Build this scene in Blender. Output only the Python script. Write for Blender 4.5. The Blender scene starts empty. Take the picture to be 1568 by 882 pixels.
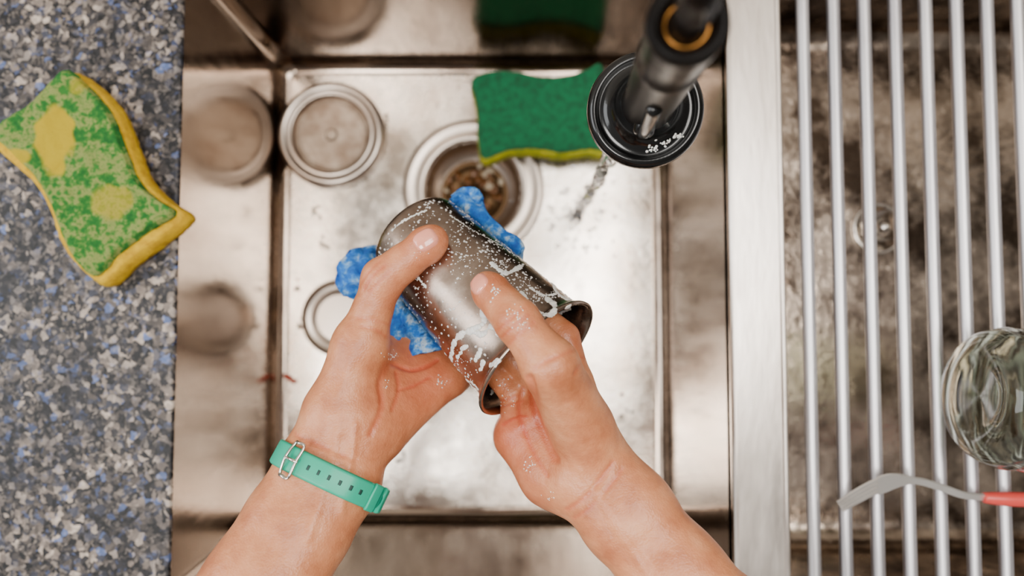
import bpy, bmesh, math, random
import numpy as np
from mathutils import Vector, Matrix, noise
from mathutils.bvhtree import BVHTree
random.seed(7)
rng = np.random.default_rng(7)

# ------------------------------------------------------------------ camera
CAM_Z = 1.42
TILT = math.radians(3.0)
FPX = 1098.0          # focal length in px of the 1568-wide measuring frame
def P(u, v, z):
    """world point at physical height z for a spot measured in plan"""
    x = (u-784)/FPX; y = (441-v)/FPX
    yy = y*math.cos(TILT)+math.sin(TILT)
    zz = y*math.sin(TILT)-math.cos(TILT)
    t = (z-CAM_Z)/zz
    return Vector((x*t, yy*t, z))
cam_d = bpy.data.cameras.new("camera"); cam = bpy.data.objects.new("camera", cam_d)
bpy.context.collection.objects.link(cam)
cam.location = (0, 0, CAM_Z); cam.rotation_euler = (TILT, 0, 0)
cam_d.sensor_width = 36; cam_d.lens = 36*FPX/1568
cam_d.clip_start = 0.01
cam_d.dof.use_dof = True; cam_d.dof.focus_distance = 0.39; cam_d.dof.aperture_fstop = 4.0
bpy.context.scene.camera = cam

# ------------------------------------------------------------------ helpers
def srgb(r, g, b):
    f = lambda c: (c/255/12.92) if c/255 <= 0.04045 else ((c/255+0.055)/1.055)**2.4
    return (f(r), f(g), f(b), 1)
def mat(name, color, rough=.5, metal=0., **kw):
    m = bpy.data.materials.new(name); m.use_nodes = True
    b = m.node_tree.nodes["Principled BSDF"]
    b.inputs["Base Color"].default_value = color
    b.inputs["Roughness"].default_value = rough
    b.inputs["Metallic"].default_value = metal
    for k, v in kw.items():
        b.inputs[k.replace("_", " ")].default_value = v
    return m
def N(m, t, **kw):
    n = m.node_tree.nodes.new(t)
    for k, v in kw.items(): setattr(n, k, v)
    return n
def L(m, a, b): m.node_tree.links.new(a, b)
def coords(m, scale=(1, 1, 1)):
    g = N(m, "ShaderNodeNewGeometry"); mp = N(m, "ShaderNodeMapping")
    mp.inputs["Scale"].default_value = scale
    L(m, g.outputs["Position"], mp.inputs["Vector"]); return mp.outputs[0]
def noise_n(m, vec, scale, detail=4, rough=.5):
    n = N(m, "ShaderNodeTexNoise"); n.inputs["Scale"].default_value = scale
    n.inputs["Detail"].default_value = detail; n.inputs["Roughness"].default_value = rough
    L(m, vec, n.inputs["Vector"]); return n.outputs[0]
def ramp(m, fac, stops, interp='LINEAR'):
    r = N(m, "ShaderNodeValToRGB"); r.color_ramp.interpolation = interp
    e = r.color_ramp.elements
    while len(e) < len(stops): e.new(.5)
    for i, (p, c) in enumerate(stops):
        e[i].position = p; e[i].color = c if len(c) == 4 else (*c, 1)
    L(m, fac, r.inputs[0]); return r.outputs[0]
def bump(m, h, strength=.3, dist=.001, prev=None):
    b = N(m, "ShaderNodeBump"); b.inputs["Strength"].default_value = strength
    b.inputs["Distance"].default_value = dist; L(m, h, b.inputs["Height"])
    if prev is not None: L(m, prev, b.inputs["Normal"])
    L(m, b.outputs[0], m.node_tree.nodes["Principled BSDF"].inputs["Normal"]); return b.outputs[0]
def B(m, s): return m.node_tree.nodes["Principled BSDF"].inputs[s]
def mixc(m, fac, a, b, mode='MIX'):
    n = N(m, "ShaderNodeMix"); n.data_type = 'RGBA'; n.blend_type = mode
    if isinstance(fac, (int, float)): n.inputs[0].default_value = fac
    else: L(m, fac, n.inputs[0])
    for s, i in ((a, 6), (b, 7)):
        if isinstance(s, tuple): n.inputs[i].default_value = s
        else: L(m, s, n.inputs[i])
    return n.outputs[2]

def empty(name, loc=(0, 0, 0)):
    e = bpy.data.objects.new(name, None); e.location = loc; e.empty_display_size = .02
    bpy.context.collection.objects.link(e); return e
def obj(name, verts, faces, material=None, parent=None, smooth=True):
    me = bpy.data.meshes.new(name)
    me.from_pydata([tuple(v) for v in verts], [], [tuple(int(i) for i in f) for f in faces])
    me.update()
    if smooth: me.polygons.foreach_set("use_smooth", [True]*len(me.polygons))
    o = bpy.data.objects.new(name, me); bpy.context.collection.objects.link(o)
    if material: me.materials.append(material)
    if parent:
        o.parent = parent; o.matrix_parent_inverse = Matrix.Translation(-Vector(parent.location))
    return o
def frame(axis):
    a = Vector(axis).normalized()
    h = Vector((0, 0, 1)) if abs(a.z) < .9 else Vector((1, 0, 0))
    e1 = h.cross(a).normalized(); e2 = a.cross(e1).normalized()
    return a, e1, e2
def lathe(name, prof, origin, axis=(0, 0, 1), segs=64, material=None, parent=None, closed=False, sharp=None):
    a, e1, e2 = frame(axis); o = Vector(origin); vs = []; fs = []
    for r, h in prof:
        for i in range(segs):
            t = 2*math.pi*i/segs
            vs.append(o+a*h+e1*(r*math.cos(t))+e2*(r*math.sin(t)))
    n = len(prof)
    for j in range(n-1 if not closed else n):
        k = (j+1) % n
        for i in range(segs):
            i2 = (i+1) % segs
            fs.append((j*segs+i, j*segs+i2, k*segs+i2, k*segs+i))
    ob = obj(name, vs, fs, material, parent)
    if sharp: ob.data.set_sharp_from_angle(angle=math.radians(sharp))
    return ob
def catmull(pts, n=8, closed=False):
    pts = [Vector(p) for p in pts]; out = []; m = len(pts)
    rngi = range(m if closed else m-1)
    for i in rngi:
        if closed: p0, p1, p2, p3 = pts[i-1], pts[i], pts[(i+1) % m], pts[(i+2) % m]
        else: p0, p1, p2, p3 = pts[max(i-1, 0)], pts[i], pts[i+1], pts[min(i+2, m-1)]
        for k in range(n):
            t = k/n
            out.append(.5*((2*p1)+(p2-p0)*t+(2*p0-5*p1+4*p2-p3)*t*t+(3*p1-p0-3*p2+p3)*t**3))
    if not closed: out.append(pts[-1].copy())
    return out
def tube(name, pts, radii, material=None, parent=None, segs=16, flat=(1, 1), closed=False):
    n = len(pts); vs = []; fs = []
    if isinstance(radii, (int, float)): radii = [radii]*n
    ref = None
    for i in range(n):
        d = (pts[(i+1) % n]-pts[i-1]) if closed else (pts[min(i+1, n-1)]-pts[max(i-1, 0)])
        d.normalize()
        if ref is None:
            _, e1, e2 = frame(d)
        else:
            e1 = (ref-d*ref.dot(d)).normalized(); e2 = d.cross(e1)
        ref = e1
        for k in range(segs):
            t = 2*math.pi*k/segs
            vs.append(pts[i]+e1*(radii[i]*flat[0]*math.cos(t))+e2*(radii[i]*flat[1]*math.sin(t)))
    for i in range(n if closed else n-1):
        j = (i+1) % n
        for k in range(segs):
            k2 = (k+1) % segs
            fs.append((i*segs+k, i*segs+k2, j*segs+k2, j*segs+k))
    if not closed:
        fs.append(tuple(reversed(range(segs)))); fs.append(tuple((n-1)*segs+k for k in range(segs)))
    return obj(name, vs, fs, material, parent)
def box(name, lo, hi, material=None, parent=None, bev=.002, seg=3):
    bm = bmesh.new(); bmesh.ops.create_cube(bm, size=1)
    for v in bm.verts:
        v.co = Vector([lo[i]+(v.co[i]+.5)*(hi[i]-lo[i]) for i in range(3)])
    if bev: bmesh.ops.bevel(bm, geom=bm.edges[:], offset=bev, segments=seg, affect='EDGES', profile=.5)
    me = bpy.data.meshes.new(name); bm.to_mesh(me); bm.free()
    o = bpy.data.objects.new(name, me); bpy.context.collection.objects.link(o)
    if material: me.materials.append(material)
    if parent:
        o.parent = parent; o.matrix_parent_inverse = Matrix.Translation(-Vector(parent.location))
    return o
_bm = bmesh.new(); bmesh.ops.create_icosphere(_bm, subdivisions=2, radius=1)
ICO_V = np.array([v.co[:] for v in _bm.verts]); ICO_F = np.array([[v.index for v in f.verts] for f in _bm.faces]); _bm.free()
def blobs(name, items, material, parent):
    vs = []; fs = []; off = 0
    for pos, nrm, r, fl in items:
        a, e1, e2 = frame(nrm)
        if isinstance(r, tuple): rx, ry = r
        else: rx = ry = r
        th = random.random()*6.28
        f1 = e1*math.cos(th)+e2*math.sin(th); f2 = a.cross(f1)
        M = np.array([f1[:], f2[:], a[:]])
        V = ICO_V*np.array([rx, ry, min(rx, ry)*fl])
        vs.append(V@M+np.array(pos[:])); fs.append(ICO_F+off); off += len(ICO_V)
    return obj(name, np.vstack(vs), np.vstack(fs), material, parent)

# ------------------------------------------------------------------ SDF modelling (one continuous skin)
def sdf_mesh(prims, h=.0012):
    lo = np.min([np.minimum(np.array(p['a'])-p['ra'], np.array(p['b'])-p['rb']) for p in prims if p['op'] == 'add'], axis=0)-.008
    hi = np.max([np.maximum(np.array(p['a'])+p['ra'], np.array(p['b'])+p['rb']) for p in prims if p['op'] == 'add'], axis=0)+.008
    n = np.ceil((hi-lo)/h).astype(int)+1
    D = np.full(n, .03, np.float32)
    for p in prims:
        a = np.array(p['a']); b = np.array(p['b']); ra, rb, k = p['ra'], p['rb'], p['k']
        mg = k+3*h
        wlo = np.minimum(a-ra, b-rb)-mg; whi = np.maximum(a+ra, b+rb)+mg
        i0 = np.clip(np.floor((wlo-lo)/h).astype(int), 0, n-1); i1 = np.clip(np.ceil((whi-lo)/h).astype(int)+1, 1, n)
        X = (lo[0]+np.arange(i0[0], i1[0])*h-a[0]).astype(np.float32)[:, None, None]
        Y = (lo[1]+np.arange(i0[1], i1[1])*h-a[1]).astype(np.float32)[None, :, None]
        Z = (lo[2]+np.arange(i0[2], i1[2])*h-a[2]).astype(np.float32)[None, None, :]
        ba = b-a; L2 = max(float(ba@ba), 1e-9)
        t = np.clip((X*ba[0]+Y*ba[1]+Z*ba[2])/L2, 0, 1)
        d = np.sqrt((X-ba[0]*t)**2+(Y-ba[1]*t)**2+(Z-ba[2]*t)**2)-(ra+(rb-ra)*t)
        sl = tuple(slice(i0[q], i1[q]) for q in range(3))
        c = D[sl]
        if p['op'] == 'add':
            hh = np.clip(.5+.5*(d-c)/k, 0, 1)
            D[sl] = d*(1-hh)+c*hh-k*hh*(1-hh)
        else:
            hh = np.clip(.5-.5*(c+d)/k, 0, 1)
            D[sl] = c*(1-hh)-d*hh+k*hh*(1-hh)
    S = D < 0
    cnt = np.zeros(tuple(n-1), np.int8)
    for dx in (0, 1):
        for dy in (0, 1):
            for dz in (0, 1):
                cnt += S[dx:n[0]-1+dx, dy:n[1]-1+dy, dz:n[2]-1+dz]
    act = np.argwhere((cnt > 0) & (cnt < 8))
    idx = np.full(tuple(n-1), -1, np.int32); idx[tuple(act.T)] = np.arange(len(act))
    cs = [(x, y, z) for x in (0, 1) for y in (0, 1) for z in (0, 1)]
    val = {c: D[act[:, 0]+c[0], act[:, 1]+c[1], act[:, 2]+c[2]] for c in cs}
    acc = np.zeros((len(act), 3)); num = np.zeros(len(act))
    for c in cs:
        for ax in range(3):
            if c[ax] == 0:
                c2 = list(c); c2[ax] = 1; c2 = tuple(c2)
                v0, v1 = val[c], val[c2]; mk = (v0 < 0) != (v1 < 0)
                t = np.where(mk, v0/np.where(mk, v0-v1, 1), 0)
                pos = np.tile(np.array(c, float), (len(act), 1)); pos[:, ax] += t
                acc[mk] += pos[mk]; num[mk] += 1
    V = lo+(act+acc/num[:, None])*h
    F = []
    for ax in range(3):
        s0 = [slice(None)]*3; s1 = [slice(None)]*3
        s0[ax] = slice(0, n[ax]-1); s1[ax] = slice(1, n[ax])
        A = S[tuple(s0)]; Bq = S[tuple(s1)]
        e = np.argwhere(A != Bq)
        u, w = (ax+1) % 3, (ax+2) % 3
        e = e[(e[:, u] > 0) & (e[:, w] > 0) & (e[:, u] < n[u]-1) & (e[:, w] < n[w]-1)]
        inside = A[tuple(e.T)]
        def cell(du, dw):
            q = e.copy(); q[:, u] += du; q[:, w] += dw; return idx[tuple(q.T)]
        Q = np.stack([cell(-1, -1), cell(0, -1), cell(0, 0), cell(-1, 0)], 1)
        Q[~inside] = Q[~inside][:, ::-1]
        F.append(Q)
    return V, np.vstack(F)
def smooth_verts(V, F, it=3, lam=.5):
    E = np.vstack([F[:, [0, 1]], F[:, [1, 2]], F[:, [2, 3]], F[:, [3, 0]]])
    for _ in range(it):
        s = np.zeros_like(V)
        for q in range(3):
            s[:, q] = np.bincount(E[:, 0], V[E[:, 1], q], len(V))+np.bincount(E[:, 1], V[E[:, 0], q], len(V))
        c = np.bincount(E[:, 0], minlength=len(V))+np.bincount(E[:, 1], minlength=len(V))
        V = V+lam*(s/c[:, None]-V)
    return V
def vnormals(V, F):
    fn = np.cross(V[F[:, 2]]-V[F[:, 0]], V[F[:, 3]]-V[F[:, 1]])
    nn = np.zeros_like(V)
    for k in range(4):
        for q in range(3): nn[:, q] += np.bincount(F[:, k], fn[:, q], len(V))
    return nn/np.maximum(np.linalg.norm(nn, axis=1), 1e-12)[:, None]

# ------------------------------------------------------------------ materials
def steel(name, c, rough, var=.15, sc=6, stretch=(1, 1, 1), bmp=.05, c2=None, lo=.35, hi=.62):
    m = mat(name, c, rough, 1.0)
    v = coords(m, stretch); n = noise_n(m, v, sc, 6, .6)
    c2 = c2 or tuple(x*.6 for x in c[:3])+(1,)
    col = ramp(m, n, [(lo, c2), (hi, c)])
    L(m, col, B(m, "Base Color"))
    n2 = noise_n(m, v, sc*4, 5, .7)
    L(m, ramp(m, n2, [(.3, (max(rough-var, .02),)*3), (.7, (rough+var,)*3)]), B(m, "Roughness"))
    n3 = noise_n(m, v, sc*9, 3)
    bump(m, n3, bmp, .002); return m, col
M_basin, _c = steel("basin_steel", srgb(240, 229, 216), .25, .09, 13, (1, 1, 1), .10, srgb(178, 163, 148), .36, .54)
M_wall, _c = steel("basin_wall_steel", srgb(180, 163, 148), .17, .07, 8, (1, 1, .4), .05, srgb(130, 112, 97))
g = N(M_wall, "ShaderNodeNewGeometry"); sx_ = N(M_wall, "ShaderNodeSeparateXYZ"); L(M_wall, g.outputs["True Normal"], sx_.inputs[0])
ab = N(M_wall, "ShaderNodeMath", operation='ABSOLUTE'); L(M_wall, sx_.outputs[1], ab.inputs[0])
L(M_wall, mixc(M_wall, ab.outputs[0], _c, srgb(112, 97, 84)), B(M_wall, "Base Color"))   # end walls darker by facing: shade put into the base colour
M_deck, _c = steel("deck_steel", srgb(222, 213, 204), .34, .06, 14, (1, .25, 1), .1, srgb(190, 180, 170))
M_tray, _c = steel("tray_steel", srgb(206, 188, 170), .2, .1, 16, (1, 1, 1), .22, srgb(84, 71, 60), .38, .60)
M_rod, _c = steel("rod_steel", srgb(222, 220, 222), .46, .06, 40, (1, .1, 1), .05, srgb(196, 194, 198))
M_chrome = mat("chrome", srgb(215, 208, 200), .12, 1)
M_dsteel = mat("brushed_ring", srgb(190, 177, 165), .30, 1)
M_black = mat("black_gloss", (.003, .003, .003, 1), .16, 0.0, Specular_IOR_Level=.35, Coat_Weight=.15, Coat_Roughness=.04)
M_blackm = mat("black_satin", (.006, .005, .0045, 1), .30, .0, Specular_IOR_Level=.10, IOR=1.3)
M_brass = mat("brass", srgb(170, 118, 60), .3, 1)

# granite
M_gran = mat("granite", (.1, .1, .1, 1), .48, 0, Specular_IOR_Level=.3)
v = coords(M_gran)
wn = N(M_gran, "ShaderNodeTexNoise"); wn.inputs["Scale"].default_value = 160; L(M_gran, v, wn.inputs["Vector"])
vm = N(M_gran, "ShaderNodeVectorMath", operation='MULTIPLY_ADD'); L(M_gran, wn.outputs["Color"], vm.inputs[0])
vm.inputs[1].default_value = (.007, .007, .007); L(M_gran, v, vm.inputs[2])
def vor(m, vec, sc):
    t = N(m, "ShaderNodeTexVoronoi"); t.inputs["Scale"].default_value = sc; L(m, vec, t.inputs["Vector"])
    s = N(m, "ShaderNodeSeparateColor"); L(m, t.outputs["Color"], s.inputs[0]); return s.outputs
o1 = vor(M_gran, vm.outputs[0], 215)
o2 = vor(M_gran, vm.outputs[0], 430)
c1 = ramp(M_gran, o1[0], [(0, srgb(10, 10, 12)), (.30, srgb(42, 41, 44)), (.46, srgb(66, 70, 86)), (.56, srgb(92, 85, 80)),
      (.70, srgb(142, 131, 122)), (.81, srgb(192, 180, 168)), (.89, srgb(14, 14, 18)), (.965, srgb(96, 118, 172))], 'CONSTANT')
c2 = ramp(M_gran, o2[1], [(0, srgb(8, 8, 10)), (.38, srgb(60, 58, 62)), (.6, srgb(112, 104, 98)), (.82, srgb(176, 166, 156)), (.95, srgb(88, 106, 156))], 'CONSTANT')
big = noise_n(M_gran, v, 34, 3)
cm = mixc(M_gran, .36, c1, c2)
dk = ramp(M_gran, big, [(.38, (.32, .32, .35, 1)), (.62, (1.0, .95, .9, 1))])
L(M_gran, mixc(M_gran, 1.0, cm, dk, 'MULTIPLY'), B(M_gran, "Base Color"))

# skin
M_skin = mat("skin", srgb(190, 126, 88), .40, 0, Subsurface_Weight=.08, Subsurface_Scale=.004)
M_skin.node_tree.nodes["Principled BSDF"].inputs["Subsurface Radius"].default_value = (1, .35, .2)
at = N(M_skin, "ShaderNodeAttribute"); at.attribute_name = "flush"
v = coords(M_skin)
nb = noise_n(M_skin, v, 55, 5, .6)
base = ramp(M_skin, nb, [(.3, srgb(166, 98, 62)), (.52, srgb(191, 123, 82)), (.75, srgb(208, 144, 103))])
L(M_skin, mixc(M_skin, at.outputs["Fac"], base, srgb(170, 60, 36)), B(M_skin, "Base Color"))
vv = N(M_skin, "ShaderNodeTexVoronoi"); vv.inputs["Scale"].default_value = 900; L(M_skin, v, vv.inputs["Vector"])
b1 = bump(M_skin, vv.outputs["Distance"], .24, .0005)
b2 = bump(M_skin, noise_n(M_skin, v, 320, 4), .34, .0008, b1)
bump(M_skin, noise_n(M_skin, v, 90, 3), .3, .002, b2)
M_nail = mat("nail", srgb(222, 144, 120), .16, 0, Coat_Weight=.6)
M_foam = mat("foam", srgb(220, 212, 204), .25, 0, Subsurface_Weight=.2, Subsurface_Scale=.002)
M_drop = mat("water_drop", (.75, .73, .7, 1), .08, 0, IOR=1.33, Alpha=.65)
M_water = mat("water", (.95, .97, 1, 1), .02, 0, IOR=1.33, Transmission_Weight=1.0)
M_glass = mat("jar_glass", srgb(204, 208, 198), .03, 0, IOR=1.45, Transmission_Weight=1.0)

def sponge_mat(name, ca, cb, sc, bmp, rough=.85):
    m = mat(name, ca, rough); v = coords(m)
    n = noise_n(m, v, sc, 8, .7); L(m, ramp(m, n, [(.35, cb), (.65, ca)]), B(m, "Base Color"))
    n2 = noise_n(m, v, sc*4, 6, .8); bump(m, n2, bmp, .002); return m
M_yel = sponge_mat("yellow_foam", srgb(240, 196, 0), srgb(200, 150, 0), 160, .8)
M_green = sponge_mat("green_scourer", srgb(6, 124, 74), srgb(0, 84, 48), 150, 1.0)
M_oliv = sponge_mat("olive_foam", srgb(190, 180, 10), srgb(120, 136, 10), 120, .8)
M_worn = mat("worn_scourer", srgb(150, 190, 60), .85)
at = N(M_worn, "ShaderNodeAttribute"); at.attribute_name = "wear"
v = coords(M_worn); n = noise_n(M_worn, v, 80, 8, .72)
cg = ramp(M_worn, n, [(.32, srgb(0, 98, 34)), (.44, srgb(30, 136, 40)), (.485, srgb(104, 162, 60)), (.51, srgb(176, 184, 100)), (.555, srgb(156, 174, 86)), (.595, srgb(48, 142, 42)), (.68, srgb(60, 150, 50)), (.76, srgb(176, 130, 44))])
L(M_worn, mixc(M_worn, at.outputs["Fac"], cg, srgb(228, 196, 0)), B(M_worn, "Base Color"))
bump(M_worn, noise_n(M_worn, v, 420, 6, .8), 1.0, .004)
M_cloth = mat("blue_cloth", srgb(60, 140, 215), .8)
v = coords(M_cloth); n = noise_n(M_cloth, v, 110, 6, .65)
L(M_cloth, ramp(M_cloth, n, [(.3, srgb(6, 76, 170)), (.48, srgb(24, 112, 205)), (.56, srgb(84, 156, 222)), (.64, srgb(190, 210, 226)), (.70, srgb(50, 130, 210))]), B(M_cloth, "Base Color"))
bump(M_cloth, noise_n(M_cloth, v, 330, 6, .7), 1.0, .003)
M_teal = mat("teal_silicone", srgb(0, 158, 126), .42, 0, Subsurface_Weight=.05)
M_teald = mat("slot_dark", srgb(0, 52, 44), .6)
M_red = mat("red_plastic", srgb(206, 70, 62), .35)

# cup metal
M_cup = mat("cup_steel", srgb(150, 134, 122), .24, 1.0)
v = coords(M_cup); n = noise_n(M_cup, v, 45, 6, .65)
L(M_cup, ramp(M_cup, n, [(.3, srgb(130, 110, 97)), (.55, srgb(158, 140, 127)), (.75, srgb(184, 170, 158))]), B(M_cup, "Base Color"))
L(M_cup, ramp(M_cup, noise_n(M_cup, v, 90, 5), [(.35, (.20,)*3), (.7, (.32,)*3)]), B(M_cup, "Roughness"))
bump(M_cup, noise_n(M_cup, v, 600, 3), .06, .0004)

# ------------------------------------------------------------------ sink shell
XL, XR = -.243, .158
YB, YF = P(784, 97, .68).y, P(784, 794, .68).y
ZF, ZR = .68, .90
def rrect(x0, x1, y0, y1, r, z, ns=10, nc=8):
    pts = []
    cs = [((x1-r, y0+r), -90), ((x1-r, y1-r), 0), ((x0+r, y1-r), 90), ((x0+r, y0+r), 180)]
    for q, ((cx, cy), a0) in enumerate(cs):
        for i in range(nc+1):
            a = math.radians(a0+90*i/nc); pts.append((cx+r*math.cos(a), cy+r*math.sin(a), z))
        nx, a1 = cs[(q+1) % 4][0], math.radians(cs[(q+1) % 4][1])
        p1 = (nx[0]+r*math.cos(a1), nx[1]+r*math.sin(a1)); p0 = pts[-1]
        for i in range(1, ns):
            t = i/ns; pts.append((p0[0]+(p1[0]-p0[0])*t, p0[1]+(p1[1]-p0[1])*t, z))
    return pts
def basin(name, x0, x1, y0, y1, ztop, zfl, rc, rf, drain, rd, mw, mf, parent):
    loops = [rrect(x0, x1, y0, y1, rc, ztop)]
    loops.append(rrect(x0, x1, y0, y1, rc, zfl+rf))
    for i in range(1, 9):
        a = math.pi/2*i/8; ins = rf*(1-math.cos(a)); z = zfl+rf-rf*math.sin(a)
        loops.append(rrect(x0+ins, x1-ins, y0+ins, y1-ins, max(rc-ins*.6, .003), z))
    n = len(loops[0]); last = loops[-1]
    loops.append([(drain[0]+rd*math.cos(math.atan2(p[1]-drain[1], p[0]-drain[0])),
                   drain[1]+rd*math.sin(math.atan2(p[1]-drain[1], p[0]-drain[0])), zfl) for p in last])
    vs = [p for l in loops for p in l]; fs = []
    for j in range(len(loops)-1):
        for i in range(n):
            i2 = (i+1) % n; fs.append((j*n+i, j*n+i2, (j+1)*n+i2, (j+1)*n+i))
    o = obj(name, vs, fs, mw, parent); o.data.materials.append(mf)
    nf = len(fs)
    for k, p in enumerate(o.data.polygons):
        if k >= nf-n: p.use_smooth = False; p.material_index = 1
    return o
sink = empty("kitchen_sink", (0, 0, .68))
DR = P(725, 290, ZF)
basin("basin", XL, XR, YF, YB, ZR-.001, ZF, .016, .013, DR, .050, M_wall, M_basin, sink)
X2L, X2R = P(1203, 441, ZR).x, .60
DR2 = P(1345, 350, .765)
basin("drainer_basin", X2L, X2R, YF, YB, ZR-.001, .765, .02, .02, DR2, .020, M_tray, M_tray, sink)
box("middle_ledge", (XR, YF-.002, .885), (X2L, YB+.002, ZR), M_deck, sink, .004, 4)
box("ledge_bead", (X2L-.0045, YF-.002, ZR-.002), (X2L-.0002, YB+.002, ZR+.0018), M_deck, sink, .0018, 3)
box("front_ledge", (XL, YF-.05, .885), (X2R+.02, YF-.0025, ZR), M_deck, sink, .003)
box("back_ledge", (XL, YB+.0025, .885), (X2R+.02, YB+.09, ZR), M_deck, sink, .003)
box("side_ledge", (X2R, YF-.002, .885), (X2R+.02, YB+.002, ZR), M_deck, sink, .003)
# drain
lathe("drain_flange", [(.073, .0002), (.0735, .002), (.070, .0038), (.066, .0030), (.062, .0016), (.058, .0022), (.054, .0032), (.0505, .0015), (.0485, -.004), (.047, -.016), (.040, -.022), (.036, -.024)], DR, material=M_dsteel, parent=sink)
lathe("drain_strainer", [(.036, -.024), (.034, -.020), (.030, -.026), (.012, -.030), (.008, -.02), (.006, -.012), (.0001, -.010)], DR, material=mat("strainer_dull", srgb(80, 58, 34), .4, .8), parent=sink)
bits = []
for i in range(60):
    a = random.random()*6.28; r = .034*math.sqrt(random.random())
    bits.append((DR+Vector((r*math.cos(a), r*math.sin(a), -.023)), (random.random()-.5, random.random()-.5, 1), (.002+.005*random.random(), .002+.002*random.random()), .4))
blobs("drain_debris", bits[:40], mat("debris_brown", srgb(96, 56, 14), .4), sink)
blobs("drain_debris_pale", bits[40:], mat("debris_pale", srgb(160, 144, 120), .4), sink)
lathe("drainer_outlet", [(.024, .0003), (.024, .002), (.02, .001), (.018, -.006), (.0001, -.008)], DR2, material=M_chrome, parent=sink)
lathe("drainer_knob", [(.0001, .016), (.005, .015), (.0075, .010), (.007, .004), (.004, 0), (.004, -.008)], DR2, material=M_chrome, parent=sink)
# wet scraps lying on the basin floor
scr = []
for u, v_, n_, sp in ((495, 376, 9, 7), (486, 326, 6, 6), (456, 442, 6, 5), (458, 500, 5, 5), (590, 182, 5, 5), (612, 700, 5, 8), (960, 620, 4, 10)):
    for _ in range(n_):
        q = P(u+random.gauss(0, sp*.5), v_+random.gauss(0, sp), ZF+.0006)
        scr.append((q, (0, 0, 1), (random.uniform(.0008, .0022), random.uniform(.0008, .0030)), .25))
fsc = empty("food_scraps", P(495, 376, ZF))
blobs("crumbs", scr, mat("scrap_brown", srgb(84, 66, 50), .5), fsc)
blobs("pepper_skin", [(P(441, 578, ZF+.001), (0, 0, 1), (.0030, .0060), .3), (P(450, 584, ZF+.001), (0, 0, 1), (.0024, .0040), .3)], mat("scrap_red", srgb(176, 60, 30), .45), fsc)

# stopper beside the drain
SC = P(497, 204, .695); SC.x = max(SC.x, XL+.0565); SC.z = ZF+.0008
stop = empty("drain_stopper", SC)
M_capm = mat("stopper_cap", srgb(150, 130, 110), .42, .75)
v = coords(M_capm); L(M_capm, ramp(M_capm, noise_n(M_capm, v, 60, 5, .6), [(.35, srgb(138, 117, 99)), (.65, srgb(184, 167, 149))]), B(M_capm, "Base Color"))
lathe("rim", [(.041, .002), (.042, .0005), (.051, .0), (.0545, .003), (.0552, .008), (.0540, .0125), (.0510, .0148), (.0475, .0145), (.0455, .0125), (.0440, .0115), (.0425, .0125), (.0405, .0122), (.0395, .010), (.0390, .003)], SC,
      material=M_dsteel, parent=stop)
lathe("cap", [(.0390, .0030), (.0372, .0030), (.0370, .0062), (.0360, .0072), (.0345, .0072), (.0335, .0066), (.0070, .0066), (.0062, .0072), (.0060, .0095), (.0048, .0104), (.0001, .0104)], SC, material=M_capm, parent=stop, sharp=25)
# loose ring lid under the left hand
LC = P(522, 487, ZF); LC.z += .0005
lid = empty("jar_lid", LC)
lathe("lid_shell", [(.0001, .003), (.024, .003), (.028, .005), (.030, .004), (.0335, .005), (.036, .008), (.0385, .007), (.040, .003), (.039, .0005), (.036, .0)], LC, material=M_dsteel, parent=lid, sharp=25)

# ------------------------------------------------------------------ counter, wall, floor
box("granite_countertop", (-.85, YF-.30, .86), (XL-.0005, YB+.25, .90), M_gran, None, .003)
box("base_cabinet", (-.85, YF-.03, .0), (XL-.012, YB+.09, .858), mat("cabinet_white", srgb(190, 180, 168), .5), None, .004)
M_wallp = mat("wall_plaster", srgb(205, 196, 184), .6)
v = coords(M_wallp); bump(M_wallp, noise_n(M_wallp, v, 40), .1, .002)
box("wall_back", (-1.6, YB+.252, 0), (1.6, YB+.33, 2.6), M_wallp, None, 0)
M_fl = mat("floor_tile", srgb(150, 128, 108), .5)
br = N(M_fl, "ShaderNodeTexBrick"); br.inputs["Scale"].default_value = 1.6; br.offset = 0
br.inputs["Color1"].default_value = srgb(160, 140, 118); br.inputs["Color2"].default_value = srgb(146, 126, 106); br.inputs["Mortar"].default_value = srgb(90, 80, 70)
br.inputs["Mortar Size"].default_value = .01
L(M_fl, coords(M_fl), br.inputs["Vector"]); L(M_fl, br.outputs[0], B(M_fl, "Base Color"))
box("floor", (-1.6, -2.2, -.04), (1.6, YB+.252, 0), M_fl, None, 0)

# ------------------------------------------------------------------ dish rack
rack = empty("dish_drying_rack", (X2L, 0, ZR))
us = [1238+48*i for i in range(0, 10)]
for i, u in enumerate(us):
    x = P(u, 441, ZR+.005).x
    pts = [Vector((x, YF-.012, ZR+.0046)), Vector((x, YF+.01, ZR+.0048)), Vector((x, 0, ZR+.0048)), Vector((x, YB-.01, ZR+.0048)), Vector((x, YB+.012, ZR+.0046))]
    tube("rod_%d" % (i+1), catmull(pts, 6), .0045, M_rod, rack, 16)
xa, xb = P(us[0], 441, ZR).x-.006, P(us[-1], 441, ZR).x+.006
for nme, yy in (("cross_rail_1", YF-.015), ("cross_rail_2", YB+.015)):
    tube(nme, [Vector((xa, yy, ZR+.0048)), Vector((xb, yy, ZR+.0048))], .0045, M_rod, rack, 14)

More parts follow.
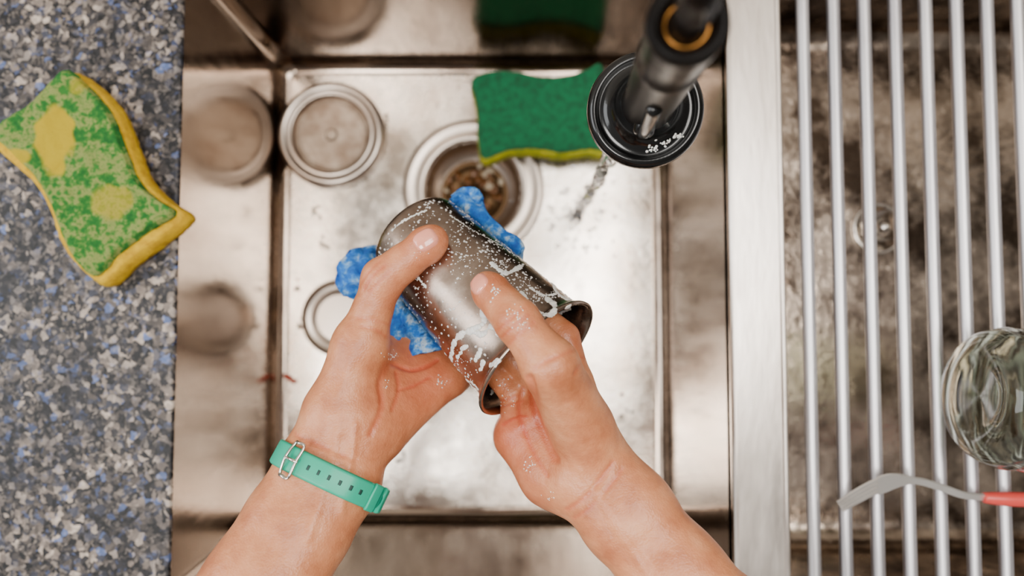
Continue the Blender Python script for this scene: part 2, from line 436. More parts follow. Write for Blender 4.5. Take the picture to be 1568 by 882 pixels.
# ------------------------------------------------------------------ sponges
def sponge(name, outline, ztop, thick, mbody, scour_outline, mscour, wear=None, tilt=(0, 0), amp=.0012, bulge=0.0015):
    pts = [P(u, v, ztop) for u, v in outline]
    ol = catmull(pts, 10, True); cen = sum(ol, Vector())/len(ol)
    e = empty(name, (cen.x, cen.y, ztop-thick))
    def zoff(p): return tilt[0]*(p.x-cen.x)+tilt[1]*(p.y-cen.y)
    def build(nm, ol, zt, zb, m, rad, nr=34, s0=0.0, wr=None):
        cen2 = sum(ol, Vector())/len(ol); vs = []; fs = []; n = len(ol)
        for j in range(nr+1):
            s = j/nr; row = []
            for p in ol:
                d = p-cen2; L_ = max(d.length, 1e-6); q = cen2+d*s
                edge = (1-s)*L_
                drop = rad-math.sqrt(max(rad*rad-max(rad-edge, 0)**2, 0)) if edge < rad else 0
                z = zt-drop+zoff(q)+amp*noise.noise(Vector((q.x*130, q.y*130, zt*9)))+amp*1.3*noise.noise(Vector((q.x*45, q.y*45, 3)))
                row.append(Vector((q.x, q.y, z)))
            vs += row
        ns = 6
        for j in range(1, ns+1):
            t = j/ns
            for p in ol:
                d = (p-cen2).normalized()
                bl = bulge*math.sin(math.pi*t)+.0012*noise.noise(Vector((p.x*160, p.y*160, t*6)))
                q = p+d*bl
                zt0 = zt-rad+zoff(p)
                vs.append(Vector((q.x, q.y, zt0+(zb-zt0)*t)))
        tot = nr+1+ns
        for j in range(tot-1):
            for i in range(n):
                i2 = (i+1) % n; fs.append((j*n+i, (j+1)*n+i, (j+1)*n+i2, j*n+i2))
        fs.append(tuple((tot-1)*n+i for i in range(n)))
        o = obj(nm, vs, fs, m, e)
        if wr:
            a = o.data.attributes.new("wear", 'FLOAT', 'POINT')
            val = []
            for q in vs:
                w = 0
                for c, rx, ry, amt in wr:
                    dd = math.hypot((q.x-c.x)/rx, (q.y-c.y)/ry)+.35*noise.noise(q*120)
                    w = max(w, amt*min(1, max(0, (1.1-dd)*5)))
                val.append(w)
            a.data.foreach_set("value", val)
        return o
    build("foam_body", ol, ztop-.006, ztop-thick, mbody, .0045)
    so = catmull([P(u, v, ztop) for u, v in scour_outline], 10, True)
    build("scouring_layer", so, ztop, ztop-.0075, mscour, .002, 60, 0, wear)
    return e
zt = ZR+.022
sponge("kitchen_sponge", [(99, 104), (140, 130), (172, 168), (194, 224), (214, 270), (245, 302), (279, 329), (238, 366), (192, 400), (150, 435), (112, 410), (84, 374), (66, 324), (44, 282), (14, 252), (-14, 228), (-26, 204), (0, 178), (40, 152), (68, 122)], zt, .0218, M_yel,
       [(98, 107), (134, 136), (164, 173), (186, 228), (206, 275), (234, 303), (262, 324), (222, 352), (182, 380), (144, 418), (116, 400), (96, 366), (78, 316), (56, 274), (28, 245), (4, 222), (-16, 203), (6, 181), (44, 157), (72, 128)], M_worn,
       [(P(84, 212, zt), .014, .023, 1), (P(172, 308, zt), .014, .012, .5), (P(20, 240, zt), .012, .006, .9), (P(118, 132, zt), .006, .006, .5)], amp=.0014)
zs = ZF+.046
sponge("kitchen_sponge", [(722, 122), (752, 110), (790, 110), (830, 118), (868, 116), (900, 106), (922, 98), (932, 140), (936, 190), (934, 232), (900, 232), (860, 236), (820, 230), (780, 232), (740, 244), (732, 205), (730, 160)], zs, .030, M_oliv,
       [(724, 123), (752, 111), (790, 111), (830, 119), (868, 117), (900, 107), (920, 100), (930, 140), (934, 190), (932, 225), (900, 224), (860, 228), (820, 223), (780, 226), (742, 238), (734, 205), (732, 160)], M_green, None, (0, .10), .0006)

# ------------------------------------------------------------------ metal cup
Mo = P(822, 549, 1.012); Ba = P(634, 360, .966)
ax = (Ba-Mo); CL = ax.length; ax.normalize()          # from mouth towards base
s_ = Vector((0, 0, 1)).cross(ax).normalized()
if s_.x < 0: s_ = -s_
t_ = s_.cross(ax).normalized()
if t_.z < 0: t_ = -t_
def C(al, x, y): return Mo+ax*al+s_*x+t_*y
def RC(al): return .0385+(.0315-.0385)*min(max(al/CL, 0), 1)
cup = empty("stainless_steel_cup", (Mo+Ba)/2)
pr = [(.0001, CL), (.020, CL), (.0265, CL+.0003), (.0295, CL-.0008), (.0312, CL-.003), (.0316, CL-.006)]
for k in range(1, 14): al = CL-.006-(CL-.014)*k/13; pr.append((RC(al), al))
pr += [(.0388, .006), (.0396, .003), (.0412, .0012), (.0424, .0004), (.0428, -.0008), (.0422, -.0018), (.0408, -.0016), (.0398, .0), (.0384, .003), (.0376, .007)]
for k in range(1, 10): al = .007+(CL-.012)*k/9; pr.append((RC(al)-.001, al))
pr += [(.028, CL-.0015), (.0001, CL-.0015)]
cup_body = lathe("cup_body", pr, Mo, ax, 96, M_cup, cup)
bv_cup = BVHTree.FromPolygons([v.co for v in cup_body.data.vertices], [p.vertices for p in cup_body.data.polygons])
CAMP = Vector((0, 0, CAM_Z))
def hit(bv, u, v):
    d = (P(u, v, .9)-CAMP).normalized()
    loc, nrm, i, ds = bv.ray_cast(CAMP, d)
    if loc is None: return None
    if nrm.dot(d) > 0: nrm = -nrm
    return loc, nrm
drops = []
for i in range(3600):
    al = random.random()*(CL-.012)+.006; th = random.uniform(-1.65, 1.65)
    if th < .15 and random.random() < .65: continue
    dens = .5+.9*noise.noise(Vector((al*60, th*2.2, 1)))
    if random.random() > dens: continue
    r = RC(al); nn = s_*math.sin(th)+t_*math.cos(th)
    rr = random.choice([.00022, .00028, .0003, .0004, .0005, .0007])
    drops.append((Mo+ax*al+nn*r, nn, (rr, rr*random.uniform(.9, 1.5)), .5))
blobs("water_drops", drops, M_drop, cup)
foam = []
for pl, w in (([(752, 402), (772, 418), (790, 412), (802, 404)], .0016), ([(798, 448), (808, 462), (826, 478), (842, 482), (850, 470), (838, 458)], .0018),
              ([(738, 470), (742, 492), (722, 506), (706, 512), (694, 528), (690, 560)], .0020), ([(722, 506), (738, 512), (752, 500), (764, 512)], .0016),
              ([(846, 430), (852, 446), (868, 458), (882, 452)], .0014), ([(706, 534), (716, 530)], .0017), ([(728, 552), (736, 536)], .0021), ([(708, 580), (722, 586), (732, 596)], .0013),
              ([(640, 425), (652, 440)], .0009), ([(750, 560), (764, 552)], .0017), ([(690, 330), (720, 350), (760, 372), (790, 392)], .0006), ([(872, 470), (850, 486), (800, 530), (770, 570), (752, 604)], .0012),
              ([(600, 352), (622, 336), (652, 322)], .0008), ([(812, 440), (832, 452), (850, 450)], .0013), ([(736, 566), (740, 556)], .0019), ([(700, 548), (706, 540)], .0015), ([(770, 418), (758, 430)], .0011)):
    q = catmull([Vector((a, b, 0)) for a, b in pl], 20)
    for i, p in enumerate(q):
        ww = w*(.75+.8*noise.noise(Vector((p.x*.12, p.y*.12, 4))))
        h_ = hit(bv_cup, p.x+random.gauss(0, .5), p.y+random.gauss(0, .5))
        if h_: foam.append((h_[0], h_[1], (ww*random.uniform(.8, 1.2), ww*random.uniform(.8, 1.2)), .3))
blobs("soap_foam", foam, M_foam, cup)

# ------------------------------------------------------------------ blue cloth under the cup
ol = [(511, 430), (516, 404), (540, 382), (572, 374), (600, 372), (640, 350), (692, 312), (700, 296), (718, 290), (738, 304), (748, 330), (772, 356), (800, 388), (790, 430),
      (760, 480), (720, 520), (672, 536), (640, 542), (612, 556), (602, 540), (604, 505), (600, 478), (570, 462), (536, 452), (518, 444)]
zc = .955
olw = catmull([P(u, v, zc) for u, v in ol], 6, True); cc = P(660, 430, zc)
vs = []; fs = []; n = len(olw); NR = 70
for j in range(NR+1):
    s = j/NR
    for p in olw:
        q = cc+(p-cc)*s
        rel = q-Mo; al = rel.x*ax.x/(1-ax.z**2)+rel.y*ax.y/(1-ax.z**2)
        xx = rel.dot(s_); axz = Mo.z+ax.z*al; R = RC(al)+.0030
        under = axz-math.sqrt(max(R*R-xx*xx, 0))/max(abs(t_.z), .5)
        side = min(1, max(0, (abs(xx)-R*.8)/(R*.35)))
        z = under*(1-side)+(axz-.008)*side
        if al > CL: z = min(z, axz+.010)
        f = side*.95+.05 if al < CL-.005 else 1
        rid = 1-abs(noise.noise(Vector((q.x*85, q.y*85, 1))))*2
        z += f*(.007*rid-.004+.0035*noise.noise(Vector((q.x*170, q.y*170, 5))))
        vs.append(Vector((q.x, q.y, z)))
for j in range(NR):
    for i in range(n):
        i2 = (i+1) % n; fs.append((j*n+i, (j+1)*n+i, (j+1)*n+i2, j*n+i2))
cl = obj("cleaning_cloth", vs, fs, M_cloth)
sm = cl.modifiers.new("thick", 'SOLIDIFY'); sm.thickness = .0025; sm.offset = -1

# ------------------------------------------------------------------ hands
def cap(a, b, ra, rb, k=.006, op='add'): return dict(a=tuple(a), b=tuple(b), ra=ra, rb=rb, k=k, op=op)
def chain(pts, rads, k, k2=.004):
    out = []
    for i in range(len(pts)-1):
        out.append(cap(pts[i], pts[i+1], rads[i], rads[i+1], k if i == 0 else k2))
    return out
def build_hand(name, prims, loc, creases, flush, h=.00125):
    e = empty(name, loc)
    V, F = sdf_mesh(prims, h)
    V = smooth_verts(V, F, 3, .5)
    Nn = vnormals(V, F)
    disp = np.zeros(len(V))
    for pts, w, dp in creases:
        pts = catmull(pts, 6)
        dmin = np.full(len(V), 1e9)
        for i in range(len(pts)-1):
            a = np.array(pts[i][:2]); b = np.array(pts[i+1][:2]); ba = b-a; l2 = max(ba@ba, 1e-12)
            t = np.clip(((V[:, :2]-a)@ba)/l2, 0, 1)
            dmin = np.minimum(dmin, np.linalg.norm(V[:, :2]-a-t[:, None]*ba, axis=1))
        disp -= dp*np.exp(-(dmin/w)**2)*np.clip(Nn[:, 2]*2, 0, 1)
    V = V+Nn*disp[:, None]
    fl = np.zeros(len(V))
    for c, r, amt in flush:
        d = np.linalg.norm(V-np.array(c[:]), axis=1); fl += amt*np.exp(-(d/r)**2)
    fl += np.clip(-disp/.0006, 0, 1)*.35
    fl = np.clip(fl, 0, .8)
    o = obj("palm_fingers_forearm", V, F, M_skin, e)
    a = o.data.attributes.new("flush", 'FLOAT', 'POINT'); a.data.foreach_set("value", fl)
    bv = BVHTree.FromPolygons([Vector(x) for x in V], [tuple(int(i) for i in f) for f in F])
    return e, o, bv
def nail(name, bv, c, d, width, length, parent, up=Vector((0, 0, 1))):
    """curved plate lying on the back of the finger tip; c centre, d finger direction"""
    d = Vector(d).normalized(); u = (up-d*up.dot(d)).normalized(); w = d.cross(u)
    nu, nv = 16, 18; vs = []; fs = []
    for j in range(nv+1):
        y = -1+2*j/nv
        wid = math.sqrt(max(1-abs(y)**3.2, 0))
        for i in range(nu+1):
            x = (-1+2*i/nu)*wid
            p = Vector(c)+w*(x*width/2)+d*(y*length/2)
            loc, nrm, ii, ds = bv.ray_cast(p+u*.03, -u)
            hgt = loc if loc is not None else p
            edge = max(abs(-1+2*i/nu), abs(y))
            off = .0010-.0016*max(0, edge-.8)/.2
            vs.append(hgt+u*off)
    for j in range(nv):
        for i in range(nu):
            a = j*(nu+1)+i; fs.append((a, a+1, a+nu+2, a+nu+1))
    return obj(name, vs, fs, M_nail, parent)

# ---- hand with the wristband (holds the cup from the side)
def lobes(pts, perp, off, rads, k=.010):
    out = []
    for sgn in (-1, 1):
        q = [p+perp*(sgn*o) for p, o in zip(pts, off)]
        out += chain(q, rads, k, k)
    return out
armL = [P(533, 655, 1.008), P(503, 728, 1.014), P(455, 806, 1.022), P(405, 890, 1.032), P(325, 1010, 1.045), P(205, 1170, 1.06)]
perpL = (armL[1]-armL[3]).cross(Vector((0, 0, 1))).normalized()
pl = lobes(armL, perpL, [.0095, .0102, .0092, .0088, .010, .010], [.0168, .0170, .0180, .0196, .0235, .028], .014)
WL = P(543, 650, 1.004)
T = dict(cmc=P(523, 622, 1.008), mcp=P(552, 528, 1.008), ip=P(587, 427, 1.012), tip=P(654, 375, 1.0165))
pl += [cap(T['cmc'], T['mcp'], .0180, .0154, .014), cap(P(556, 598, .998), P(564, 545, .992), .015, .012, .012)]
pm = (T['mcp']+T['ip'])/2
pl += [cap(T['mcp'], pm, .0144, .0108, .008), cap(pm, T['ip'], .0108, .0117, .005)]
pm2 = T['ip']*.55+T['tip']*.45
pl += [cap(T['ip'], pm2, .0117, .0100, .005), cap(pm2, T['tip'], .0100, .0103, .005),
       cap(T['tip'], T['tip']+(T['tip']-T['ip']).normalized()*.0045, .0102, .0086, .004)]
def ang(al, th, rho):
    th = math.radians(th); return Mo+ax*al+s_*(rho*math.sin(th))-t_*(rho*math.cos(th))
als = [.096, .078, .060, .044]
for i, al in enumerate(als):
    R = RC(al)+.002; fr = [.0088, .0090, .0086, .0076][i]
    mcp = ang(al-.004, -60, R+.016)
    w0 = WL+(P(584, 655, .995)-WL)*(i/3)
    pl.append(cap(w0, mcp, .0148-.001*(i == 3), .0118-.0006*i, .014))
    pl += [cap(mcp, ang(al, -12, R+.014), .0112-.0005*i, fr+.0006, .006), cap(ang(al, -12, R+.014), ang(al, 16, R+.0125), fr+.0006, fr, .003),
           cap(ang(al, 16, R+.0125), ang(al, 36, R+.0115), fr, fr-.0012, .003)]
pl.append(cap(P(576, 636, .992), P(636, 588, .972), .0145, .0122, .010))       # heel of the hand
cr = [([P(566, 500, 1), P(588, 506, 1), P(603, 520, 1)], .0010, .0006), ([P(560, 488, 1), P(580, 490, 1), P(600, 496, 1)], .0009, .0005),
      ([P(560, 440, 1), P(575, 422, 1), P(592, 405, 1)], .0008, .0005), ([P(568, 446, 1), P(582, 428, 1), P(600, 412, 1)], .0008, .0006), ([P(577, 450, 1), P(592, 436, 1), P(607, 420, 1)], .0008, .0005),
      ([P(596, 556, 1), P(588, 585, 1), P(592, 620, 1), P(580, 655, 1)], .0014, .0009), ([P(602, 558, 1), P(625, 568, 1), P(648, 564, 1), P(664, 554, 1)], .0011, .0010),
      ([P(612, 596, 1), P(632, 592, 1), P(654, 580, 1)], .0009, .0006), ([P(606, 570, 1), P(612, 596, 1), P(606, 624, 1)], .0010, .0006),
      ([P(470, 655, 1), P(510, 668, 1), P(560, 690, 1)], .0012, .0006), ([P(560, 640, 1), P(555, 690, 1), P(545, 760, 1)], .002, -.0009), ([P(535, 650, 1), P(528, 700, 1), P(505, 790, 1)], .0022, -.0008),
      ([P(530, 600, 1), P(545, 570, 1), P(552, 545, 1)], .003, -.0006)]
flu = [(P(635, 590, .985), .024, .40), (P(665, 575, .975), .018, .35), (T['tip'], .014, .4), (T['ip'], .012, .25), (P(600, 440, 1.01), .010, .25), (P(580, 640, 1), .02, .15), (P(555, 690, 1.0), .014, .12)]
hL, oL, bvL = build_hand("human_hand", pl, WL, cr, flu)
dirL = (T['tip']-T['ip']).normalized()
nail("thumb_nail", bvL, T['tip']+dirL*.0025, dirL, .0128, .0140, hL, Vector((-.1, .12, 1)))

# ---- other hand (palm up, fingers inside the mouth of the cup, thumb outside)
armR = [P(903, 716, 1.018), P(960, 788, 1.022), P(1032, 880, 1.03), P(1122, 990, 1.045), P(1250, 1150, 1.06)]
perpR = (armR[0]-armR[2]).cross(Vector((0, 0, 1))).normalized()
pr_ = lobes(armR, perpR, [.0085, .0078, .0075, .009, .010], [.0163, .0164, .0174, .0215, .026], .014)
TR = dict(cmc=P(892, 655, 1.028), mcp=P(842, 560, 1.060), ip=P(792, 492, 1.0565), tip=P(752, 447, 1.0425))
pm = (TR['mcp']+TR['ip'])/2; pm2 = TR['ip']*.5+TR['tip']*.5
pr_ += [cap(TR['cmc'], TR['mcp'], .0178, .0140, .012), cap(TR['mcp'], pm, .0133, .0105, .007), cap(pm, TR['ip'], .0105, .0112, .005),
        cap(TR['ip'], pm2, .0112, .0096, .005), cap(pm2, TR['tip'], .0096, .0097, .005),
        cap(TR['tip'], TR['tip']+(TR['tip']-TR['ip']).normalized()*.0045, .0095, .0082, .004)]
mc = [P(876, 590, 1.020), P(848, 615, 1.004), P(816, 640, .992), P(790, 662, .984)]
for i in range(4):
    w0 = P(900, 690, 1.014)+(P(868, 725, 1.004)-P(900, 690, 1.014))*(i/3)
    pr_.append(cap(w0, mc[i], .0150, .0122-.0004*i, .009))
ent = [(.019, .004), (.0055, .002), (-.0085, -.001), (-.0225, -.005)]
inn = [((.026, .017, .010), (.050, .015, .016), (.068, .013, .016)), ((.030, .006, .010), (.056, .004, .017), (.074, .003, .017)),
       ((.026, -.008, .008), (.052, -.009, .014), (.068, -.009, .014)), ((.020, -.022, .001), (.040, -.021, .004), (.054, -.020, .004))]
for i in range(4):
    fr = [.0082, .0084, .0080, .0072][i]
    e0 = C(-.004, *ent[i]); q = [mc[i], e0]+[C(*t) for t in inn[i]]
    if i == 3: q = [mc[i], C(-.004, -.0235, -.004)]+[C(*t) for t in inn[i]]
    rr = [.0114-.0006*i, fr+.0008, fr, fr-.0004, fr-.0014]
    pr_ += chain(q, rr, .004, .0015)
pr_ += [cap(P(793, 672, .988), P(842, 728, 1.002), .0132, .0160, .010), cap(P(842, 728, 1.002), P(875, 748, 1.012), .0155, .0150, .010)]
crR = [([P(806, 566, 1), P(815, 600, 1), P(822, 640, 1), P(846, 690, 1)], .0018, .0022), ([P(800, 590, 1), P(795, 630, 1), P(812, 680, 1), P(835, 715, 1)], .0011, .0008),
       ([P(762, 612, 1), P(780, 606, 1), P(800, 598, 1)], .0010, .0008), ([P(764, 622, 1), P(782, 616, 1), P(802, 610, 1)], .0008, .0006), ([P(770, 650, 1), P(786, 640, 1), P(806, 636, 1)], .0010, .0007),
       ([P(768, 516, 1), P(786, 500, 1), P(806, 484, 1)], .0008, .0006), ([P(764, 506, 1), P(780, 492, 1), P(800, 476, 1)], .0008, .0006), ([P(775, 528, 1), P(792, 510, 1), P(812, 494, 1)], .0008, .0005),
       ([P(812, 552, 1), P(835, 540, 1), P(868, 528, 1)], .0010, .0006), ([P(864, 560, 1), P(878, 545, 1), P(892, 545, 1)], .0009, .0006),
       ([P(862, 760, 1), P(890, 735, 1), P(925, 690, 1)], .0012, .0008), ([P(872, 772, 1), P(900, 745, 1), P(938, 700, 1)], .0010, .0006),
       ([P(905, 730, 1), P(950, 790, 1), P(1010, 870, 1)], .0022, -.0009), ([P(880, 700, 1), P(930, 780, 1), P(985, 860, 1)], .002, -.0006)]
fluR = [(P(775, 610, .995), .018, .38), (P(790, 680, .99), .022, .40), (P(830, 740, 1.0), .018, .38), (TR['tip'], .012, .42), (TR['ip'], .012, .22), (P(800, 640, 1), .02, .2), (P(870, 520, 1.02), .012, .3), (P(900, 600, 1.03), .014, .12)]
WR = P(893, 700, 1.016)
hR, oR, bvR = build_hand("human_hand", pr_, WR, crR, fluR)
dirR = (TR['tip']-TR['ip']).normalized()
nail("thumb_nail", bvR, TR['tip']+dirR*.003, dirR, .0118, .0130, hR, Vector((-.25, -.05, 1)))
# suds on the hands
def suds(bv, spots, parent):
    it = []
    for u, v, sp, n_, r in spots:
        for _ in range(n_):
            h_ = hit(bv, u+random.gauss(0, sp), v+random.gauss(0, sp))
            if h_: it.append((h_[0], h_[1], r*random.uniform(.4, 1.2), .5))
    blobs("suds", it, M_foam, parent)
suds(bvR, [(757, 446, 5, 26, .0005), (785, 478, 8, 24, .0004), (800, 500, 6, 12, .0004), (775, 618, 8, 18, .0004), (810, 712, 6, 16, .0005), (768, 590, 6, 12, .0005), (840, 760, 5, 8, .0004)], hR)
suds(bvL, [(600, 545, 5, 18, .0005), (675, 585, 5, 14, .0005), (592, 590, 6, 8, .0004), (640, 385, 8, 10, .0003)], hL)

# ------------------------------------------------------------------ wristband
WC = armL[1].copy(); WC.z -= .001
wa = (armL[0]-armL[2]).normalized()
e2w = (Vector((0, 0, 1))-wa*wa.z).normalized(); e1w = wa.cross(e2w).normalized()
if e1w.x < 0: e1w = -e1w
band = empty("silicone_wristband", WC)
NB = 120; rho = []
for i in range(NB):
    f = 2*math.pi*i/NB; d = e1w*math.cos(f)+e2w*math.sin(f); best = 0
    for o_ in (-.006, 0, .006):
        loc, _, _, _ = bvL.ray_cast(WC+wa*o_+d*.07, -d)
        if loc is not None: best = max(best, (loc-WC-wa*o_).length)
    rho.append(best)
rho = np.array(rho)
for _ in range(6): rho = (np.roll(rho, 1)+2*rho+np.roll(rho, -1))/4
def bp(phi, off, along):
    x = (phi/(2*math.pi)*NB) % NB; i = int(x); t = x-i
    r = rho[i]*(1-t)+rho[(i+1) % NB]*t
    return WC+wa*along+(e1w*math.cos(phi)+e2w*math.sin(phi))*(r+off)
def strap(name, ph0, ph1, inner, outer, hw, material, closed=False, n=90, taper=False):
    cs = [(-hw, inner), (-hw-.0003, (inner+outer)/2), (-hw+.0004, outer-.0002), (-hw+.0014, outer), (hw-.0014, outer), (hw-.0004, outer-.0002), (hw+.0003, (inner+outer)/2), (hw, inner)]
    vs = []; fs = []; m = len(cs)
    for i in range(n+(0 if closed else 1)):
        ph = ph0+(ph1-ph0)*i/n
        k = 1
        if taper: k = math.sqrt(max(1-max(0, 1-i/6)**2, .05))
        for a_, o_ in cs: vs.append(bp(ph, o_, a_*k))
    tot = n if closed else n+1
    for i in range(n):
        j = (i+1) % tot
        for q in range(m): fs.append((i*m+q, j*m+q, j*m+(q+1) % m, i*m+(q+1) % m))
    if not closed: fs.append(tuple(range(m))); fs.append(tuple(reversed([n*m+q for q in range(m)])))
    return obj(name, vs, fs, material, band)
D2 = math.radians
strap("strap", 0, 2*math.pi, .0001, .0022, .0066, M_teal, True, 120)
strap("strap_tail", D2(14), D2(122), .0022, .0040, .0064, M_teal, False, 60, True)
strap("keeper_loop", D2(24), D2(34), .0038, .0056, .0072, M_teal, False, 8)
strap("keeper_loop_end", D2(6), D2(14), .0018, .0048, .0070, M_teal, False, 8)
for q, f in enumerate((107, 94, 81, 68, 56, 45)):
    strap("slot_%d" % (q+1), D2(f-1.6), D2(f+1.6), .0036, .00415, .0020, M_teald, False, 4)
bk = [bp(D2(133), .003, -.0088), bp(D2(133), .0048, 0), bp(D2(133), .003, .0088), bp(D2(126), .0058, .0092), bp(D2(119), .0058, .0088), bp(D2(119), .0062, 0), bp(D2(119), .0058, -.0088), bp(D2(126), .0058, -.0092)]
tube("buckle", catmull(bk, 8, True), .0009, M_chrome, band, 10, closed=True)
tube("buckle_prong", [bp(D2(133), .0048, 0), bp(D2(126), .0056, 0), bp(D2(117), .0066, 0)], .0008, M_chrome, band, 8)

# ------------------------------------------------------------------ faucet
F0 = P(986, 172, 1.040); F1 = P(1054, 34, 1.205)
fa = (F1-F0).normalized(); FL = (F1-F0).length
fau = empty("kitchen_faucet", F0)
lathe("spray_head", [(.0001, .004), (.020, .004), (.0235, .001), (.0265, -.001), (.0300, .001), (.0308, .005), (.0302, .009), (.0285, .0115), (.0262, .0120), (.0248, .0105), (.0235, .0100), (.0190, .013), (.0150, .020), (.0130, .030)], F0, fa, 80, M_black, fau)
lathe("spray_body", [(.0135, .029), (.0128, .045), (.0126, .075), (.0126, .110), (.0130, .118), (.0130, .125), (.0122, .127), (.0120, .140), (.0122, FL-.012)], F0, fa, 64, M_blackm, fau)
lathe("collar", [(.0120, FL-.014), (.0128, FL-.012), (.0130, FL-.002), (.0124, FL), (.0090, FL), (.0082, FL-.002), (.0080, FL-.010), (.004, FL-.011)], F0, fa, 64, M_blackm, fau)
lathe("brass_insert", [(.0080, FL-.006), (.0072, FL-.003), (.0064, FL-.003), (.0062, FL-.008), (.0060, FL-.0105)], F0, fa, 48, M_brass, fau)
top = F0+fa*(FL-.010)
hose = catmull([top, top+fa*.03, top+fa*.055+Vector((0, .008, 0)), Vector((top.x, top.y+.05, 1.325)), Vector((top.x-.0, top.y+.11, 1.345)), Vector((top.x, top.y+.17, 1.30)), Vector((top.x, YB+.045, 1.18)), Vector((top.x, YB+.045, 1.0)), Vector((top.x, YB+.045, .905))], 10)
tube("spout_arch", hose, .0058, M_blackm, fau, 20)
lathe("faucet_base", [(.0001, .0), (.026, .0), (.026, .006), (.018, .012), (.015, .05), (.012, .055), (.006, .056)], (top.x, YB+.045, ZR), (0, 0, 1), 48, M_black, fau)
bd = (Vector((-.2, -1, 0))-fa*fa.dot(Vector((-.2, -1, 0)))).normalized()
lathe("spray_button", [(.0001, .005), (.004, .0046), (.0052, .003), (.0055, -.002)], F0+fa*.034+bd*.0125, bd, 32, M_black, fau)
tube("spray_lever", catmull([F0+fa*.028+bd*.0140, F0+fa*.04+bd*.0160, F0+fa*.06+bd*.0150, F0+fa*.085+bd*.0120], 6), [.0035]*19, M_black, fau, 12)
bvF = BVHTree.FromPolygons([v.co for v in bpy.data.objects["spray_head"].data.vertices], [p.vertices for p in bpy.data.objects["spray_head"].data.polygons])
it = []
for u, v_, sp in ((1020, 218, 5), (1000, 228, 5), (1036, 208, 4)):
    for _ in range(14):
        h_ = hit(bvF, u+random.gauss(0, sp), v_+random.gauss(0, sp*.5))
        if h_: it.append((h_[0], h_[1], random.uniform(.0004, .0009), .3))
blobs("suds", it, M_foam, fau)
# water
sx, sy = F0.x-.002, F0.y+.002
wst = empty("water_stream", (sx, sy, ZF))
for kk, (ox, oy, rr_) in enumerate(((0, 0, .0036), (.003, .001, .0022), (-.0025, .002, .0020))):
    wp = [Vector((sx+ox+.0018*math.sin(i*.9+kk), sy+oy+.0018*math.cos(i*1.3+kk), 1.036-(1.036-ZF-.002)*i/26)) for i in range(27)]
    tube("strand_%d" % (kk+1), catmull(wp, 4), [rr_*(1+.35*math.sin(i*.55+kk)) for i in range(105)], M_water, wst, 12)
sp_ = []
for i in range(110):
    a = random.random()*6.28; r = abs(random.gauss(0, .024))
    sp_.append((Vector((sx+r*math.cos(a), sy+r*math.sin(a), ZF+.0010)), (0, 0, 1), (random.uniform(.0008, .0034), random.uniform(.0008, .0026)), .4))
blobs("splash", sp_, M_water, wst)

# ------------------------------------------------------------------ glass jar lying on the rack
rj = .046; JC = P(1486, 604, ZR+.0098+rj); ja = Vector((1, -.10, 0)).normalized()
jar = empty("glass_jar", JC)
pf = [(.0001, .006), (.020, .004), (.030, .001), (.037, .003), (.042, .009), (.0445, .018)]
for k in range(1, 60):
    pf.append((.0448+.0009*math.sin(k*.8), .018+.0015*k))
pf += [(.041, .112), (.035, .118), (.034, .122), (.0355, .124), (.034, .127), (.0355, .130), (.034, .134), (.032, .134), (.032, .118), (.039, .110), (.0425, .100), (.0425, .022), (.038, .010), (.028, .007), (.0001, .010)]
lathe("jar_body", pf, JC, ja, 72, M_glass, jar)
lathe("jar_cap", [(.0001, .1375), (.034, .1375), (.0368, .136), (.037, .122), (.0355, .1215)], JC, ja, 48, M_dsteel, jar)

# ------------------------------------------------------------------ fork
fork = empty("fork", P(1440, 750, ZR+.015))
zf = ZR+.0115
cl_ = catmull([P(1286, 776, zf+.001), P(1312, 760, zf+.006), P(1344, 744, zf+.008), P(1378, 736, zf+.009), P(1408, 737, zf+.008), P(1440, 746, zf+.007), P(1475, 758, zf+.006), P(1512, 762, zf+.006)], 8)
def plate(name, t0, t1, o0, o1, material):
    vs = []; fs = []; n = t1-t0
    for i in range(t0, t1+1):
        d = (cl_[min(i+1, len(cl_)-1)]-cl_[max(i-1, 0)]).normalized()
        side = Vector((-d.y, d.x, 0)); lat = (side*.75+Vector((0, 0, .55))).normalized(); nn = d.cross(lat).normalized()
        a_, b_ = o0(i), o1(i)
        for q, th in ((a_, .0008), (b_, .0008), (b_, -.0008), (a_, -.0008)):
            vs.append(cl_[i]+lat*q+nn*th)
    for i in range(n):
        for q in range(4): fs.append((i*4+q, (i+1)*4+q, (i+1)*4+(q+1) % 4, i*4+(q+1) % 4))
    fs.append((0, 1, 2, 3)); fs.append((n*4+3, n*4+2, n*4+1, n*4))
    return obj(name, vs, fs, material, fork, False)
M_fork = mat("fork_steel", srgb(234, 230, 224), .42, .85)
W = .0090
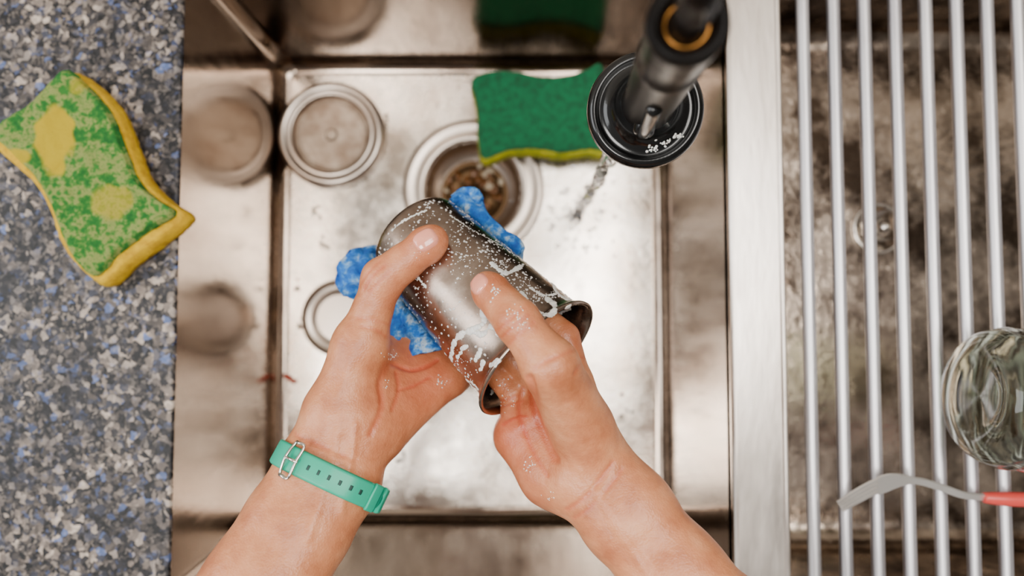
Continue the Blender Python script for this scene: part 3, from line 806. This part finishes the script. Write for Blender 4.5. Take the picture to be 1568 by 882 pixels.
for k in range(4):
    c0 = -W+W*2*(k+.5)/4
    plate("tine_%d" % (k+1), 0, 17, lambda i, c0=c0: c0-.0008-.0003*min(i/8, 1), lambda i, c0=c0: c0+.0008+.0003*min(i/8, 1), M_fork)
def hw(i):
    t = (i-16)/14
    return W*(1-t)**1.2+.0026 if t < 1 else .0026
plate("fork_neck", 16, len(cl_)-1, lambda i: -min(hw(i), W), lambda i: min(hw(i), W), M_fork)
hp = catmull([P(1506, 762, zf+.006), P(1540, 764, zf+.007), P(1600, 766, zf+.008), P(1720, 770, zf+.008), P(1760, 772, zf+.008)], 6)
tube("fork_handle", hp, [.0035+.0015*min(1, i/6) for i in range(len(hp))], M_red, fork, 16, (1, 1))

# ------------------------------------------------------------------ light
def area(name, loc, target, size, power, color, sy_=None):
    l = bpy.data.lights.new(name, 'AREA'); l.energy = power; l.color = color; l.shape = 'RECTANGLE'; l.size = size; l.size_y = sy_ or size
    o = bpy.data.objects.new(name, l); bpy.context.collection.objects.link(o); o.location = loc
    o.rotation_euler = (Vector(target)-Vector(loc)).to_track_quat('-Z', 'Y').to_euler(); return o
area("cup_highlight_light", (.40, .15, 2.45), (.05, 0, .9), .7, 22, (1, .96, .91))
area("cup_highlight_light", (-.50, -.35, 2.45), (0, 0, .9), .5, 19, (1, .97, .93))  # added lamp, placed to give the cup its bright band
area("window_light", (-1.5, .1, 1.9), (0, 0, .95), 1.0, 22, (.96, .98, 1))
w = bpy.data.worlds.new("world"); bpy.context.scene.world = w; w.use_nodes = True
nt = w.node_tree; bg = nt.nodes["Background"]
tc = nt.nodes.new("ShaderNodeTexCoord"); sp = nt.nodes.new("ShaderNodeSeparateXYZ"); nt.links.new(tc.outputs["Generated"], sp.inputs[0])
mr = nt.nodes.new("ShaderNodeMapRange"); mr.inputs[1].default_value = -.7; mr.inputs[2].default_value = .7
nt.links.new(sp.outputs[0], mr.inputs[0])
rp = nt.nodes.new("ShaderNodeValToRGB"); nt.links.new(mr.outputs[0], rp.inputs[0])
rp.color_ramp.elements[0].color = (1.0, .97, .93, 1); rp.color_ramp.elements[1].color = (.34, .31, .28, 1)
nt.links.new(rp.outputs[0], bg.inputs[0]); bg.inputs[1].default_value = .58
